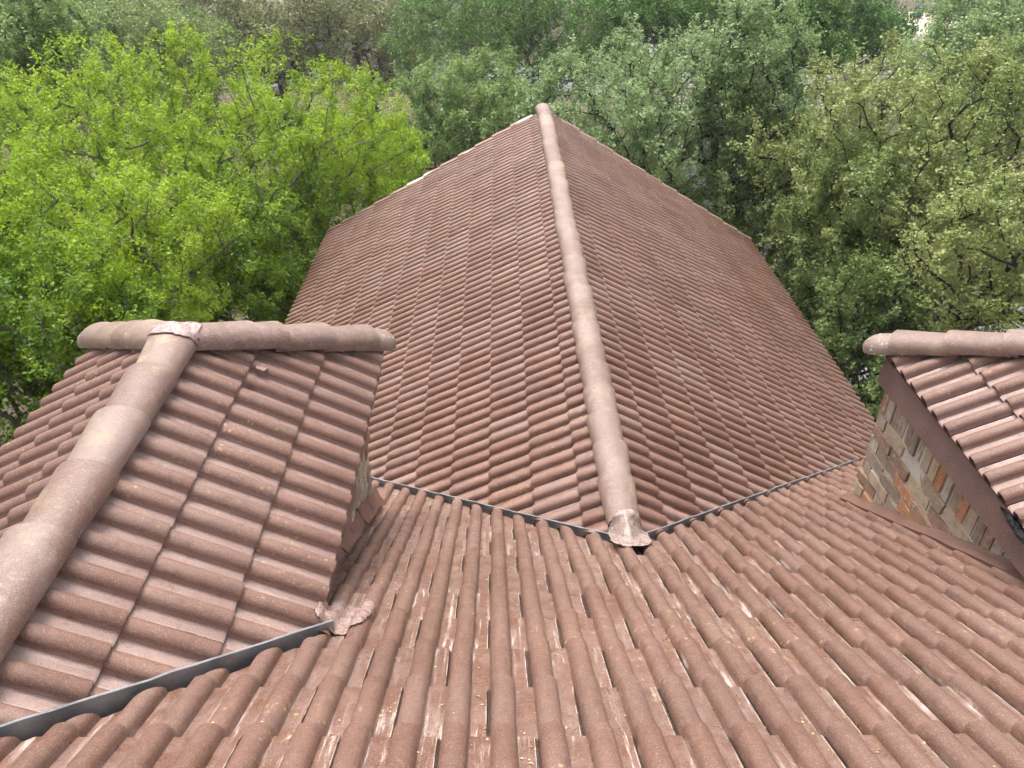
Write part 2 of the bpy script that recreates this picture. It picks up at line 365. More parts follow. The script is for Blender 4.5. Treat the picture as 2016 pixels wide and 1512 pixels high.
# ------------------------------------------------------------------ caps
def cap_mesh(name, mat, L=0.43, hw0=0.106, hw1=0.132, hh=0.094, skirt=0.016, dome=False, seg=12, rot=0):
    V, F = [], []; th = 0.012
    rings = [(0.0, hw0/hw1), (L-0.008, 1.0), (L, 0.985)]
    if dome: rings = [(0.0, .97), (L-0.13, 1.0)] + [(L-0.13+0.13*math.sin(a), max(.05, math.cos(a))) for a in np.linspace(0.25, math.pi/2, 6)]
    def ring(y, k, d):
        P = [(-(hw1-d)*k, y, -skirt)]
        for i in range(seg+1):
            a = math.pi*(1-i/seg); P.append(((hw1-d)*k*math.cos(a), y, (hh-d)*(math.sin(a)**0.9)*(0.9+0.1*k if not dome else (k if k < .97 else 1))))
        P.append(((hw1-d)*k, y, -skirt)); return P
    n = seg+3
    for y, k in rings: V += ring(y, k, 0)
    m = len(rings)
    for y, k in reversed(rings): V += ring(y-(0.01 if dome and y > L*.5 else 0), k*(0.98 if dome else 1), th)
    tot = 2*m
    for r_ in range(tot):
        a, b = r_*n, ((r_+1) % tot)*n
        for i in range(n-1): F.append((a+i, a+i+1, b+i+1, b+i))
    F.append(tuple(r_*n for r_ in range(tot))); F.append(tuple(r_*n+n-1 for r_ in range(tot-1, -1, -1)))
    me = mesh_from(name, V, F, mat, 40)
    bm = bmesh.new(); bm.from_mesh(me); bmesh.ops.recalc_face_normals(bm, faces=bm.faces); bm.to_mesh(me); bm.free(); me.set_sharp_from_angle(angle=R(40))
    return me
CAP = cap_mesh('ridge_cap_mesh', M_CAP); CAP_LICHEN = CAP.copy(); CAP_LICHEN.materials[0] = M_CAPL
STARTER = cap_mesh('hip_starter_mesh', M_CAPS, L=0.40, hw1=0.118, hh=0.092, dome=True)
def frame(o, d, tilt=0.0):
    d = Vector(d).normalized(); up = Vector((0, 0, 1)); x = d.cross(up).normalized(); z = x.cross(d).normalized()
    d2 = d*math.cos(tilt) + z*math.sin(tilt); z2 = z*math.cos(tilt) - d*math.sin(tilt); o = Vector(o)
    return Matrix(((x.x, d2.x, z2.x, o.x), (x.y, d2.y, z2.y, o.y), (x.z, d2.z, z2.z, o.z), (0, 0, 0, 1)))
def place_cap(me, o, d, part, tilt=0.03, name='ridge_cap'):
    M = frame(o, d, tilt) @ Matrix.Rotation(random.gauss(0, .018), 4, 'Z') @ Matrix.Rotation(random.gauss(0, .02), 4, 'Y')
    ob = put(name, me, part, None, M); W = np.array(M); base = len(BV)
    vs = np.array([v.co[:] for v in me.vertices]); BV.extend((vs @ W[:3, :3].T + W[:3, 3]).tolist())
    BF.extend([tuple(base+i for i in p.vertices) for p in me.polygons]); return ob
# ================================================================== THE HOUSE
house = tag(empty('tiled_house', (1.0, 6.0, 0.0)), 'large brick house under a wet brown concrete tile roof with two dormers', 'house')
main = empty('main_roof', (1.0, 1.5, ZF-PA*1.5), house); tag(main, 'main roof slope running down from the viewer')
wing = empty('gable_wing', (XM, 9.0, 0), house); tag(wing, 'long gable wing running away, ridge in the middle')
dl = empty('hip_dormer', (XL, 3.0, ZF-PA*3), house); tag(dl, 'hipped dormer whose ridge cap runs up to a patched apex')
dr = empty('hip_dormer', (XRR, 3.0, ZF-PA*3), house); tag(dr, 'hipped dormer with brown fascia and a black tar streak')
q45 = math.sqrt(.5)
# plan clips ------------------------------------------------------- (keep side negative)
gapF, gapM = 0.040, 0.020
vML = lambda g: (XM, YA-g*1.414, q45, q45)          # F side of the left wing valley: y < YA + (XM-x)
vMR = lambda g: (XM, YA-g*1.414, -q45, q45)
vDL = (XL+WD+gapF*1.414, YEL, -q45, q45)           # F side of the left dormer valley: x > eave - (YEL-y)
vDR = (XE-gapF*1.414, YER, q45, q45)
F_regions = [
    [(XM, 0, 1, 0), vML(gapF), (0, YEL, 0, -1), (0, WALLY_L+.012, 0, 1), (WALL_L+0.012, 0, -1, 0)],
    [(XM, 0, 1, 0), vML(gapF), (0, WALLY_L+.012, 0, -1)],
    [(XM, 0, 1, 0), vML(gapF), (0, YEL, 0, 1), vDL],
    [(XM, 0, -1, 0), vMR(gapF), (0, YER, 0, -1), (0, WALLY_R+.012, 0, 1), (WALL_R-0.012, 0, 1, 0)],
    [(XM, 0, -1, 0), vMR(gapF), (0, WALLY_R+.012, 0, -1)],
    [(XM, 0, -1, 0), vMR(gapF), (0, YER, 0, 1), vDR],
]
sF = Slope((0, 0, ZF), (0, 1, -PA), F_regions)
noses_F = [(1.5182)/CP + i*EXPO for i in range(-3, 19)]
# roll centres sit at 0.0459 + k*S
uF0 = 0.0459 - 0.0545
class SlopeF(Slope):
    def matrix(s, u, v): return Slope.matrix(s, u+uF0, v)
sF.__class__ = SlopeF
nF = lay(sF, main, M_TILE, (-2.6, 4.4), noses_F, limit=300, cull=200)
# wing
ridge_gap = 0.045
ML_regions = [[(XM-ridge_gap, 0, 1, 0), (XM-gapM*1.414, YA, -q45, -q45), (0, YM, 0, 1), (XM-WL-.08, 0, -1, 0)]]
MR_regions = [[(XM+ridge_gap, 0, -1, 0), (XM+gapM*1.414, YA, q45, -q45), (0, YM, 0, 1), (XM+WR+.08, 0, 1, 0)]]
sML = Slope((XM, YM, ZM), (-1, 0, -PA), ML_regions)
sMR = Slope((XM, YM, ZM), (1, 0, -PA), MR_regions)
noses = lambda W: [W/CP - i*EXPO for i in range(0, int(W/CP/EXPO)+1)]
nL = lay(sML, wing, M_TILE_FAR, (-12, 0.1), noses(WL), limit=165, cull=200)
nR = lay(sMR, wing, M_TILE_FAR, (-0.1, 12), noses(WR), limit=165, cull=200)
# left dormer
cyL = YL
DLr_regions = [[(XL+ridge_gap, 0, -1, 0), (XL+WD-gapM*1.414, YEL, q45*1.0, -q45), (XL, YL-0.03, -q45, q45)]]
DLr_regions[0][1] = (XL+WD, YEL+gapM*1.414, q45, -q45)
DLl_regions = [[(XL-ridge_gap, 0, 1, 0), (XL, YL-0.03, q45, q45), (0, 1.0, 0, -1)]]
sDLr = Slope((XL, 4.40, ZL), (1, 0, -PA), DLr_regions); sDLl = Slope((XL, 4.40, ZL), (-1, 0, -PA), DLl_regions)
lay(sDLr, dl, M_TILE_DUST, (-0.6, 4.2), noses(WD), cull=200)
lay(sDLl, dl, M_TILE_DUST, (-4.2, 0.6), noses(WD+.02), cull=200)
# right dormer (left slope only shows)
DRl_regions = [[(XRR-ridge_gap, 0, 1, 0), (XE, YER+gapM*1.414, -q45, -q45), (XRR, YRR-0.03, q45, q45)]]
sDRl = Slope((XRR, 4.70, ZRR), (-1, 0, -PA), DRl_regions)
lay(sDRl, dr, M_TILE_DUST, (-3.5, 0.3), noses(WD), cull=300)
print('tiles', nF, nL, nR)
# decks under the tiles ---------------------------------------------
def deck(name, poly, part, t=0.03, drop=0.032):
    pts = [Vector(p)-Vector((0, 0, drop+t)) for p in poly]
    V, F = prism(pts, (0, 0, t)); return put(name, mesh_from(name, V, F, M_DECK), part)
PF = lambda x, y: (x, y, ZF-PA*y)
deck('roof_deck', [PF(-6, -1), PF(7, -1), PF(7, 4.7), PF(3.35, 4.7), PF(3.35, YA+3.35-XM), PF(XM, YA), PF(-1.5, YA+XM+1.5), PF(-1.5, 4.5), PF(-6, 4.5)], main)
deck('roof_deck', [(XM, YA, ZM), (XM, YM-.02, ZM), (XM-WL+.05, YM-.02, ZM-PA*(WL-.05)), (XM-WL+.05, YA+WL-.05, ZM-PA*(WL-.05))], wing)
deck('roof_deck', [(XM, YA, ZM), (XM+WR-.05, YA+WR-.05, ZM-PA*(WR-.05)), (XM+WR-.05, YM-.02, ZM-PA*(WR-.05)), (XM, YM-.02, ZM)], wing)
yv = lambda w: YEL-(WD-w)                           # valley y at half width w
zl = lambda w: ZL-PA*w
deck('roof_deck', [(XL, yv(0), ZL), (XL+WD-.04, yv(WD-.04), zl(WD-.04)), (XL+WD-.04, YL+WD-.04, zl(WD-.04)), (XL, YL, ZL)], dl)
deck('roof_deck', [(XL, yv(0), ZL), (XL, YL, ZL), (XL-WD+.04, YL+WD-.04, zl(WD-.04)), (XL-WD+.04, yv(WD-.04), zl(WD-.04))], dl)
deck('roof_deck', [(XL, YL, ZL), (XL+WD-.04, YL+WD-.04, zl(WD-.04)), (XL-WD+.04, YL+WD-.04, zl(WD-.04))], dl, drop=0.0)
zr = lambda w: ZRR-PA*w
deck('roof_deck', [(XRR, YER-WD, ZRR), (XRR, YRR, ZRR), (XE+.04, YE-.04, zr(WD-.04)), (XE+.04, YER-.04, zr(WD-.04))], dr)
deck('roof_deck', [(XRR, YER-WD, ZRR), (XRR+WD, YER, zr(WD)), (XRR+WD, YE, zr(WD)), (XRR, YRR, ZRR)], dr)
deck('roof_deck', [(XRR, YRR, ZRR), (XRR+WD, YE, zr(WD)), (XE+.04, YE-.04, zr(WD-.04))], dr, drop=0.0)
# ridge caps ----------------------------------------------------------
y = YM-0.36; i = 0; CE = 0.362
while y > YA-0.02:
    place_cap(CAP_LICHEN if i in (2, 3, 4, 9) else CAP, (XM, y, ZM+0.008+random.gauss(0, .006)), (0, 1, 0), wing, 0.040); y -= CE; i += 1
place_cap(CAP, (XM, YM-0.02, ZM), (0, 1, 0), wing, 0.03).scale = (1, .2, 1)
y = YL-0.40; i = 0
while y > 0.55:
    place_cap(CAP_LICHEN if i == 0 else CAP, (XL, y, ZL+0.012), (0, 1, 0), dl, 0.045); y -= 0.385; i += 1
def hip(apex, sx, n, part, length, order):
    d = Vector((sx, 1, -PA)).normalized(); o = Vector(apex)
    st = length-0.36; place_cap(STARTER, o+d*st+Vector((0, 0, .035)), d, part, 0.02, 'hip_starter')
    t = st-0.25; k = 0
    while t > -0.2:
        place_cap(order(k), o+d*max(t, 0.02)+Vector((0, 0, .030)), d, part, 0.075, 'hip_cap'); t -= 0.345; k += 1
HL = WD*math.sqrt(2+PA*PA)
hip((XL, YL, ZL), 1, 4, dl, HL+.03, lambda k: CAP)
hip((XL, YL, ZL), -1, 4, dl, HL+.10, lambda k: CAP_LICHEN if k > 2 else CAP)
hip((XRR, YRR, ZRR), -1, 4, dr, HL+.10, lambda k: CAP)
# rake trim at the far gable end of the wing ---------------------------
k_ = NT('rake_tile_concrete'); k_.bsdf(k_.mix(k_.ramp(k_.noise(k_.pos(), 1.3, 3), 0.42, 0.55), (0.24, 0.135, 0.10), (0.56, 0.50, 0.46)), 0.5); M_RAKE = k_.m
rake_me = mesh_from('rake_tile_mesh', box((-.10, 0, -.13), (.035, TL, .030)), BOXF, M_RAKE); rake_br = rake_me.copy(); rake_br.materials[0] = M_CAP
for sgn, W_, sl_ in ((-1, WL, sML), (1, WR, sMR)):
    D = Vector((sgn, 0, -PA)).normalized(); N = sl_.N
    for vn in noses(W_):
        if vn-TL < 0.02: continue
        o = Vector((XM, YM+.055, ZM)) + D*(vn-TL)
        D2 = D*math.cos(TAU)+N*math.sin(TAU); N2 = N*math.cos(TAU)-D*math.sin(TAU); A = D2.cross(N2)
        s_ = 1 if A.y > 0 else -1
        ax = A*s_
        M = Matrix(((ax.x, D2.x, N2.x, o.x), (ax.y, D2.y, N2.y, o.y), (ax.z, D2.z, N2.z, o.z), (0, 0, 0, 1)))
        if s_ < 0:
            M = M
        put('rake_tile', rake_me if sgn < 0 and vn < WL/CP-2.5*EXPO else rake_br, wing, None, M)
# valley metal ---------------------------------------------------------
def valley(a, b, part, rib=0.052, lean=0.35, flank=0.10):
    """V-shaped galvanised trough along a line, with a standing rib."""
    a, b = Vector(a), Vector(b); d = (b-a).normalized(); side = d.cross(Vector((0, 0, 1))).normalized(); n = 26
    V, F = [], []
    for i in range(n+1):
        p = a.lerp(b, i/n) + Vector((random.gauss(0, .0015), random.gauss(0, .0015), random.gauss(0, .002)))
        prof = [(-flank, .41*flank-.062), (-.006, -.045), (-.004, rib), (0.001, rib+.003), (.006, rib), (.008, -.045), (flank, .41*flank-.062)]
        V += [p + side*u + Vector((0, 0, h)) for u, h in prof]
    m = 7
    for i in range(n):
        for j in range(m-1): F.append((i*m+j, i*m+j+1, (i+1)*m+j+1, (i+1)*m+j))
    return put('valley_flashing', mesh_from('valley_flashing', V, F, M_METAL, 30), part)
def pt_ML(w): return (XM-w, YA+w, ZM-PA*w+.005)
valley(pt_ML(0.03), pt_ML(2.3), wing); valley((XM+.03, YA+.03, ZM-PA*.03+.005), (XM+3.2, YA+3.2, ZM-PA*3.2+.005), wing)
valley((XL+WD+.06, YEL+.06, zl(WD)-.03), (XL+WD-1.3, YEL-1.3, zl(WD-1.3)+.012), dl, rib=0.066)
valley((XE-.03, YER+.03, ZE), (XE+1, YER-1, ZE+PA), dr)
# ------------------------------------------------------------------ dormer walls: mortar slab with single bricks
brick_vars = []
def brick_mesh(l, h, d, nm):
    me = bpy.data.meshes.new(nm); bm = bmesh.new()
    bmesh.ops.create_cube(bm, size=1)
    for v in bm.verts: v.co = Vector((v.co.x*d, v.co.y*l, v.co.z*h))
    bmesh.ops.subdivide_edges(bm, edges=[e for e in bm.edges if abs((e.verts[0].co-e.verts[1].co).y) > l*.5], cuts=3)
    bmesh.ops.bevel(bm, geom=[e for e in bm.edges if e.calc_face_angle(0) > 1], offset=0.005, segments=1, affect='EDGES')
    for v in bm.verts: v.co += Vector((random.gauss(0, .0022), random.gauss(0, .0018), random.gauss(0, .0018)))
    bm.to_mesh(me); bm.free(); me.materials.append(M_BRICK); return me
STRETCH = [brick_mesh(.287+random.uniform(-.010, .005), .093+random.uniform(-.005, .003), .06, 'brick_mesh') for _ in range(7)]
HALF = [brick_mesh(.137+random.uniform(-.008, .005), .093, .06, 'half_brick_mesh') for _ in range(4)]
SOLDIER = [brick_mesh(.083+random.uniform(-.005, .004), .285+random.uniform(-.008, .006), .06, 'soldier_brick_mesh') for _ in range(5)]
def cheek(part, xw, sgn, y0, y1, ztop):
    """Side wall of a dormer; sgn is the way its face looks along x."""
    poly = [(xw, y0, ztop), (xw, y1, ztop), (xw, y1, ZF-PA*y1-.08), (xw, y0, ZF-PA*y0-.08)]
    if (ZF-PA*y0-.08) > ztop: poly = [(xw, (ZF-.08-ztop)/PA, ztop), (xw, y1, ztop), (xw, y1, ZF-PA*y1-.08)]
    V, F = prism(poly, (-sgn*.10, 0, 0)); put('cheek_wall', mesh_from('cheek_wall', V, F, M_MORTAR), part)
    zb = ztop-0.185
    yy = y1-0.046
    while yy > y0:
        if zb-0.0 > ZF-PA*yy-.06:
            put('brick', random.choice(SOLDIER), part, None, Matrix.Translation((xw-sgn*.017+random.gauss(0, .006), yy, zb)) @ Matrix.Rotation(random.gauss(0, .02), 4, 'X') @ Matrix.Rotation(random.gauss(0, .04), 4, 'Z'))
        yy -= 0.096
    z = ztop-0.185-0.143-0.058; row = 0
    while z > ZF-PA*y1-.1:
        yy = y1-(0.0 if row % 2 else 0.150)
        if row % 2 == 0:
            put('brick', random.choice(HALF), part, None, Matrix.Translation((xw-sgn*.017+random.gauss(0, .006), y1-.072, z)))
        while yy > y0:
            c = yy-.150
            if z > ZF-PA*(c+.15)-.10:
                put('brick', random.choice(STRETCH), part, None, Matrix.Translation((xw-sgn*.017+random.gauss(0, .006), c+random.gauss(0, .002), z+random.gauss(0, .002))) @ Matrix.Rotation(random.gauss(0, .012), 4, 'X') @ Matrix.Rotation(random.gauss(0, .03), 4, 'Z'))
            yy -= 0.300
        z -= 0.1065; row += 1
cheek(dr, WALL_R, -1, 2.0, WALLY_R, ZE-0.19)
cheek(dl, WALL_L, 1, 2.0, WALLY_L, zl(WD)-0.12)
# far end walls of the dormers
for part, xa, xb, yy, zt in ((dl, XL-WD+.16, WALL_L-.1, WALLY_L, zl(WD)-.1), (dr, WALL_R+.1, XRR+WD-.16, WALLY_R, ZE-.16)):
    V = box((xa, yy-.1, ZF-PA*yy-.3), (xb, yy, zt)); put('end_wall', mesh_from('end_wall', V, BOXF, M_BRICK), part)
# right dormer fascia and soffit, tar streak
def strip_box(name, lo, hi, mat, part, n=30, amp=0.003):
    V, F = [], []
    for i in range(n+1):
        y = lo[1]+(hi[1]-lo[1])*i/n; r_ = lambda: random.gauss(0, amp)
        V += [(lo[0]+r_(), y, lo[2]+r_()), (hi[0], y, lo[2]+r_()), (hi[0], y, hi[2]), (lo[0]+r_(), y, hi[2]+r_())]
    for i in range(n):
        for j in range(4): F.append((i*4+j, i*4+(j+1) % 4, i*4+4+(j+1) % 4, i*4+4+j))
    F += [(3, 2, 1, 0), (n*4, n*4+1, n*4+2, n*4+3)]
    me = mesh_from(name, V, F, mat, 35); bm = bmesh.new(); bm.from_mesh(me); bmesh.ops.recalc_face_normals(bm, faces=bm.faces); bm.to_mesh(me); bm.free()
    return put(name, me, part)
strip_box('fascia', (XE+.022, 1.6, ZE-.235), (XE+.075, YE-.02, ZE-.03), M_FASCIA, dr)
strip_box('soffit', (XE+.076, 1.6, ZE-.225), (WALL_R+.02, YE-.03, ZE-.19), M_FASCIA, dr, 6)
strip_box('end_fascia', (XE+.076, YE-.075, ZE-.235), (XRR+WD, YE-.022, ZE-.03), M_FASCIA, dr, 2)
strip_box('fascia', (XL+WD-.075, 1.9, zl(WD)-.17), (XL+WD-.03, YL+WD-.03, zl(WD)-.03), M_FASCIA, dl)
# tar: a lumpy bead on top of the fascia
V, F = [], []; n = 46
for i in range(n+1):
    t = i/n; y = 3.20-t*1.25; wv = .028*min(1, 8*t+.15)*(1+.35*math.sin(i*1.9)+random.gauss(0, .12)); hv = .024*min(1, 6*t+.2)*(1+random.gauss(0, .22))
    for a in np.linspace(0, 2*math.pi, 8, endpoint=False): V.append((XE+.012+wv*math.cos(a), y, ZE-.045+hv*math.sin(a)+random.gauss(0, .003)))
for i in range(n):
    for j in range(8): F.append((i*8+j, i*8+(j+1) % 8, i*8+8+(j+1) % 8, i*8+8+j))
F.append(tuple(range(7, -1, -1)))
put('tar_streak', mesh_from('tar_streak', V, F, M_TAR, 60), dr)
# base flashings --------------------------------------------------------
def apron(part, xw, sgn, ya, yb, up=0.062, outw=0.085, jit=0.003, name='base_flashing', lift=0.05, n=24):
    V, F = [], []
    for i in range(n+1):
        y = ya+(yb-ya)*i/n; zf = ZF-PA*y; j = lambda: random.gauss(0, jit)
        V += [(xw+sgn*(.012)+j()*.5, y, zf+lift+up+j()), (xw+sgn*(.022)+j()*.5, y, zf+lift+up-.012), (xw+sgn*outw*.45+j(), y, zf+lift+.038+j()), (xw+sgn*outw+j(), y, zf+lift+.012+j()), (xw+sgn*(outw-.004), y, zf+lift-.02), (xw, y, zf+lift-.03)]
    for i in range(n):
        for k2 in range(6): F.append((i*6+k2, i*6+(k2+1) % 6, i*6+6+(k2+1) % 6, i*6+6+k2))
    F += [tuple(range(5, -1, -1)), tuple(range(n*6, n*6+6))]
    me = mesh_from(name, V, F, M_FLASH, 35); bm = bmesh.new(); bm.from_mesh(me); bmesh.ops.recalc_face_normals(bm, faces=bm.faces); bm.to_mesh(me); bm.free()
    return put(name, me, part)
apron(dr, WALL_R, -1, 1.6, WALLY_R+.02)
# stepped pieces on the left cheek, each lapping the one below
yy = 2.62
for i in range(6):
    a_, b_ = yy, yy+0.40; tw = random.uniform(-.01, .01)
    V, F = [], []
    lift = .045+.004*(6-i)
    for (y, dz) in ((a_, .012), ((a_+b_)/2, .006), (b_, 0.0)):
        zf = ZF-PA*y+lift+dz
        V += [(WALL_L+.015, y+.03, zf+.115+tw), (WALL_L+.045, y, zf+.055), (WALL_L+.075+tw, y, zf+.01), (WALL_L+.070+tw, y, zf+.003), (WALL_L+.040, y, zf+.048), (WALL_L+.010, y+.03, zf+.108+tw)]
    for q in range(2):
        for k2 in range(6): F.append((q*6+k2, q*6+(k2+1) % 6, q*6+6+(k2+1) % 6, q*6+6+k2))
    F += [tuple(range(5, -1, -1)), tuple(range(12, 18))]
    me = mesh_from('step_flashing', V, F, M_FLASH, 30); bm = bmesh.new(); bm.from_mesh(me); bmesh.ops.recalc_face_normals(bm, faces=bm.faces); bm.to_mesh(me); bm.free()
    put('step_flashing', me, dl); yy += 0.325
# ------------------------------------------------------------------ membrane patches draped over the tiles
bvh = BVHTree.FromPolygons([Vector(v) for v in BV], BF)
def drop(x, y, z0=14.0):
    h = bvh.ray_cast(Vector((x, y, z0)), Vector((0, 0, -1)))
    return (h[0].z, h[1]) if h[0] is not None else (None, None)
def patch(name, cx, cy, rx, ry, part, mat, rot=0.0, n=30, lift=0.012, crumple=0.012, floor=None, ragged=.22, smooth_it=2, clip=None, top=None):
    c, s_ = math.cos(rot), math.sin(rot); Z = np.full((n+1, n+1), np.nan); XY = {}
    for i in range(n+1):
        for j in range(n+1):
            a, b = (i/n*2-1), (j/n*2-1); x = cx+a*rx*c-b*ry*s_; y = cy+a*rx*s_+b*ry*c; XY[i, j] = (x, y, a, b)
            z, _ = drop(x, y, top(x, y) if top else 14.0); f = floor(x, y) if floor else -99
            Z[i, j] = max(z if z is not None else f, f)
    for _ in range(smooth_it):
        P_ = np.pad(Z, 1, mode='edge'); avg = (P_[:-2, 1:-1]+P_[2:, 1:-1]+P_[1:-1, :-2]+P_[1:-1, 2:])/4; Z = np.maximum(Z, avg)
    cr2 = rng.normal(size=(n+1, n+1)); 
    for _ in range(1): P_ = np.pad(cr2, 1, mode='edge'); cr2 = (P_[:-2, 1:-1]+P_[2:, 1:-1]+P_[1:-1, :-2]+P_[1:-1, 2:]+2*P_[1:-1, 1:-1])/6
    Z = Z+lift+np.abs(cr2)*crumple
    ph = rng.uniform(0, 6.3, 4)
    keep = lambda a, b: (abs(a)**3+abs(b)**3)**(1/3) < 1-ragged*(.5+.5*math.sin(5*math.atan2(b, a)+ph[0])*math.sin(3*math.atan2(b, a)+ph[1])) and (clip is None or clip(a, b))
    V = [(XY[i, j][0], XY[i, j][1], Z[i, j]) for i in range(n+1) for j in range(n+1)]; F = []
    for i in range(n):
        for j in range(n):
            a, b = XY[i, j][2]+1/n, XY[i, j][3]+1/n
            if keep(a, b) and Z[i, j] > 3: F.append((i*(n+1)+j, (i+1)*(n+1)+j, (i+1)*(n+1)+j+1, i*(n+1)+j+1))
    me = mesh_from(name, V, F, mat, 75); bm = bmesh.new(); bm.from_mesh(me); bmesh.ops.delete(bm, geom=[v for v in bm.verts if not v.link_faces], context='VERTS')
    bm.to_mesh(me); bm.free()
    o = put(name, me, part); m = o.modifiers.new('thick', 'SOLIDIFY'); m.thickness = 0.003; m.offset = 1; return o
patch('membrane_patch', XM+.012, YA+0.04, .135, .20, wing, M_FOILG, lift=.005, crumple=.008, ragged=.10, smooth_it=5, floor=lambda x, y: max(ZF-PA*y+.045, ZM+.085-2.2*abs(x-XM)**1.3-4*max(0, YA-.03-y)))
patch('membrane_patch', XL-.005, YL+.03, .135, .11, dl, M_FOILP, lift=.005, crumple=.006, ragged=.10, smooth_it=3, floor=lambda x, y: ZL-.05)
patch('membrane_patch', XL+WD+.09, YEL+.19, .12, .17, dl, M_FOIL, lift=.004, crumple=.008, ragged=.12, floor=lambda x, y: ZF-PA*y-.03, top=lambda x, y: ZF-PA*y+.14)
# a broken tile fragment stuck at a course edge on the left dormer
pd_ = pixel(514, 733, dist=1.0)-Vector((0, 0, CZ)); nn_ = sDLr.N; fp = Vector((0, 0, CZ))+pd_*((sDLr.O-Vector((0, 0, CZ))).dot(nn_)/pd_.dot(nn_))
fz, _ = drop(fp.x, fp.y)
V, F = prism([(fp.x-.025, fp.y-.018, fz+.004), (fp.x+.022, fp.y-.028, fz-.008), (fp.x+.034, fp.y+.012, fz-.012), (fp.x+.004, fp.y+.03, fz-.002), (fp.x-.03, fp.y+.014, fz+.008)], (0.006, 0, .022))
put('tile_fragment', mesh_from('tile_fragment', V, F, M_CAP), dl)
# ------------------------------------------------------------------ walls of the house below the roofs
M_WALL = simple('house_brick_far', (0.22, 0.17, 0.13), (0.30, 0.24, 0.18), 0.85, 9)
eL, eR = ZM-PA*WL, ZM-PA*WR
V, F = prism([(XM-WL+.45, YM-.45, 0), (XM+WR-.45, YM-.45, 0), (XM+WR-.45, YM-.45, eR+.1), (XM, YM-.45, ZM-.28), (XM-WL+.45, YM-.45, eL+.1)], (0, -.25, 0))
put('gable_wall', mesh_from('gable_wall', V, F, M_WALL), wing)
for x in (XM-WL+.45, XM+WR-.70): put('side_wall', mesh_from('side_wall', box((x, 2, 0), (x+.25, YM-.71, eR+.12)), BOXF, M_WALL), wing)
for x0, x1, zt in ((XM-WL-.02, XM-WL+.04, eL), (XM+WR-.04, XM+WR+.02, eR)): put('eave_fascia', mesh_from('eave_fascia', box((x0, 4, zt-.22), (x1, YM-.03, zt-.05)), BOXF, M_FASCIA), wing)
# ------------------------------------------------------------------ fallen leaf bits on the tiles
kk = NT('fallen_leaf'); r_at = kk.attr('seed').outputs['Fac']
kk.bsdf(kk.mix(r_at, (0.34, 0.21, 0.09), (0.55, 0.44, 0.22)), 0.7); M_FALL = kk.m
def scatter(name, n, xr, yr, part, zf, mat, size=(.006, .016), clump=None):
    V, F, SD = [], [], []
    cl = [(random.uniform(*xr), random.uniform(*yr)) for _ in range(clump)] if clump else None
    for _ in range(n):
        if cl and random.random() < .75:
            q = random.choice(cl); x, y = random.gauss(q[0], .10), random.gauss(q[1], .16)
        else: x, y = random.uniform(*xr), random.uniform(*yr)
        z, nn = drop(x, y)
        if z is None or z > ZF-PA*y+.12 or abs(x-XM) < .2 and y > YA or (part is None and abs(z-(ZF-PA*y)) > .026 and random.random() < .9) or nn.z < zf or not in_view((x, y, z), 30): continue
        p = Vector((x, y, z))+nn*.003; t = nn.cross(Vector((random.gauss(0, 1), random.gauss(0, 1), .1))).normalized(); b = nn.cross(t)
        l_, w_ = random.uniform(*size), random.uniform(*size)*.6; i = len(V); cu_ = random.uniform(-.003, .006)
        V += [p-t*l_, p-b*w_+nn*cu_, p+t*l_+nn*cu_*.6, p+b*w_+nn*.001]; F.append((i, i+1, i+2, i+3)); SD += [random.random()]*4
    me = mesh_from(name, V, F, mat); a = me.attributes.new('seed', 'FLOAT', 'POINT'); a.data.foreach_set('value', SD)
    return tag(put(name, me), 'yellow leaf scraps and catkin bits lying on the wet roof tiles', 'leaf litter', kind='stuff')
scatter('fallen_leaves', 2600, (-1.1, 3.0), (1.2, 5.9), None, 0.80, M_FALL, size=(.003, .0085), clump=80)
#TREES#
# ================================================================== GROUND
def ground_mat():
    k = NT('dry_ground'); P = k.pos(); n = k.noise(P, 0.25, 5); m = k.noise(P, 3.0, 6, 0.7); g = k.noise(P, 40, 4, 0.7)
    c = k.mix(k.ramp(n, 0.4, 0.6), (0.09, 0.075, 0.05), (0.125, 0.105, 0.07)); c = k.mix(k.math('MULTIPLY', k.ramp(m, 0.5, 0.7), 0.6), c, (0.10, 0.085, 0.045))
    c = k.mix(k.math('MULTIPLY', k.ramp(g, 0.5, 0.7), 0.5), c, (0.20, 0.155, 0.11)); k.bsdf(c, 0.95, k.bump(g, 0.8, 0.03), spec=0.2); return k.m
me = mesh_from('ground', [(-600, -600, 0), (600, -600, 0), (600, 600, 0), (-600, 600, 0)], [(0, 1, 2, 3)], ground_mat())
tag(put('ground', me), kind='structure')
M_CONC = simple('driveway_concrete', (0.15, 0.15, 0.157), (0.20, 0.20, 0.205), 0.85, 2, 0.3, 0.004, fine=60)
M_ASPH = simple('street_asphalt', (0.12, 0.125, 0.135), (0.17, 0.175, 0.185), 0.85, 1.5, 0.3, 0.004, fine=60)
tag(put('driveway', mesh_from('driveway', box((6.2, 7.0, -.2), (27, 30.5, .03)), BOXF, M_CONC)), kind='structure')
tag(put('street', mesh_from('street', box((-70, 48.5, -.2), (22, 55.0, .025)), BOXF, M_ASPH)), kind='structure')
tag(put('patio', mesh_from('patio', box((34, 68, -.2), (60, 84, .03)), BOXF, simple('patio_stone', (0.42, 0.32, 0.25), (0.52, 0.42, 0.34), 0.85, 1.2))), kind='structure')
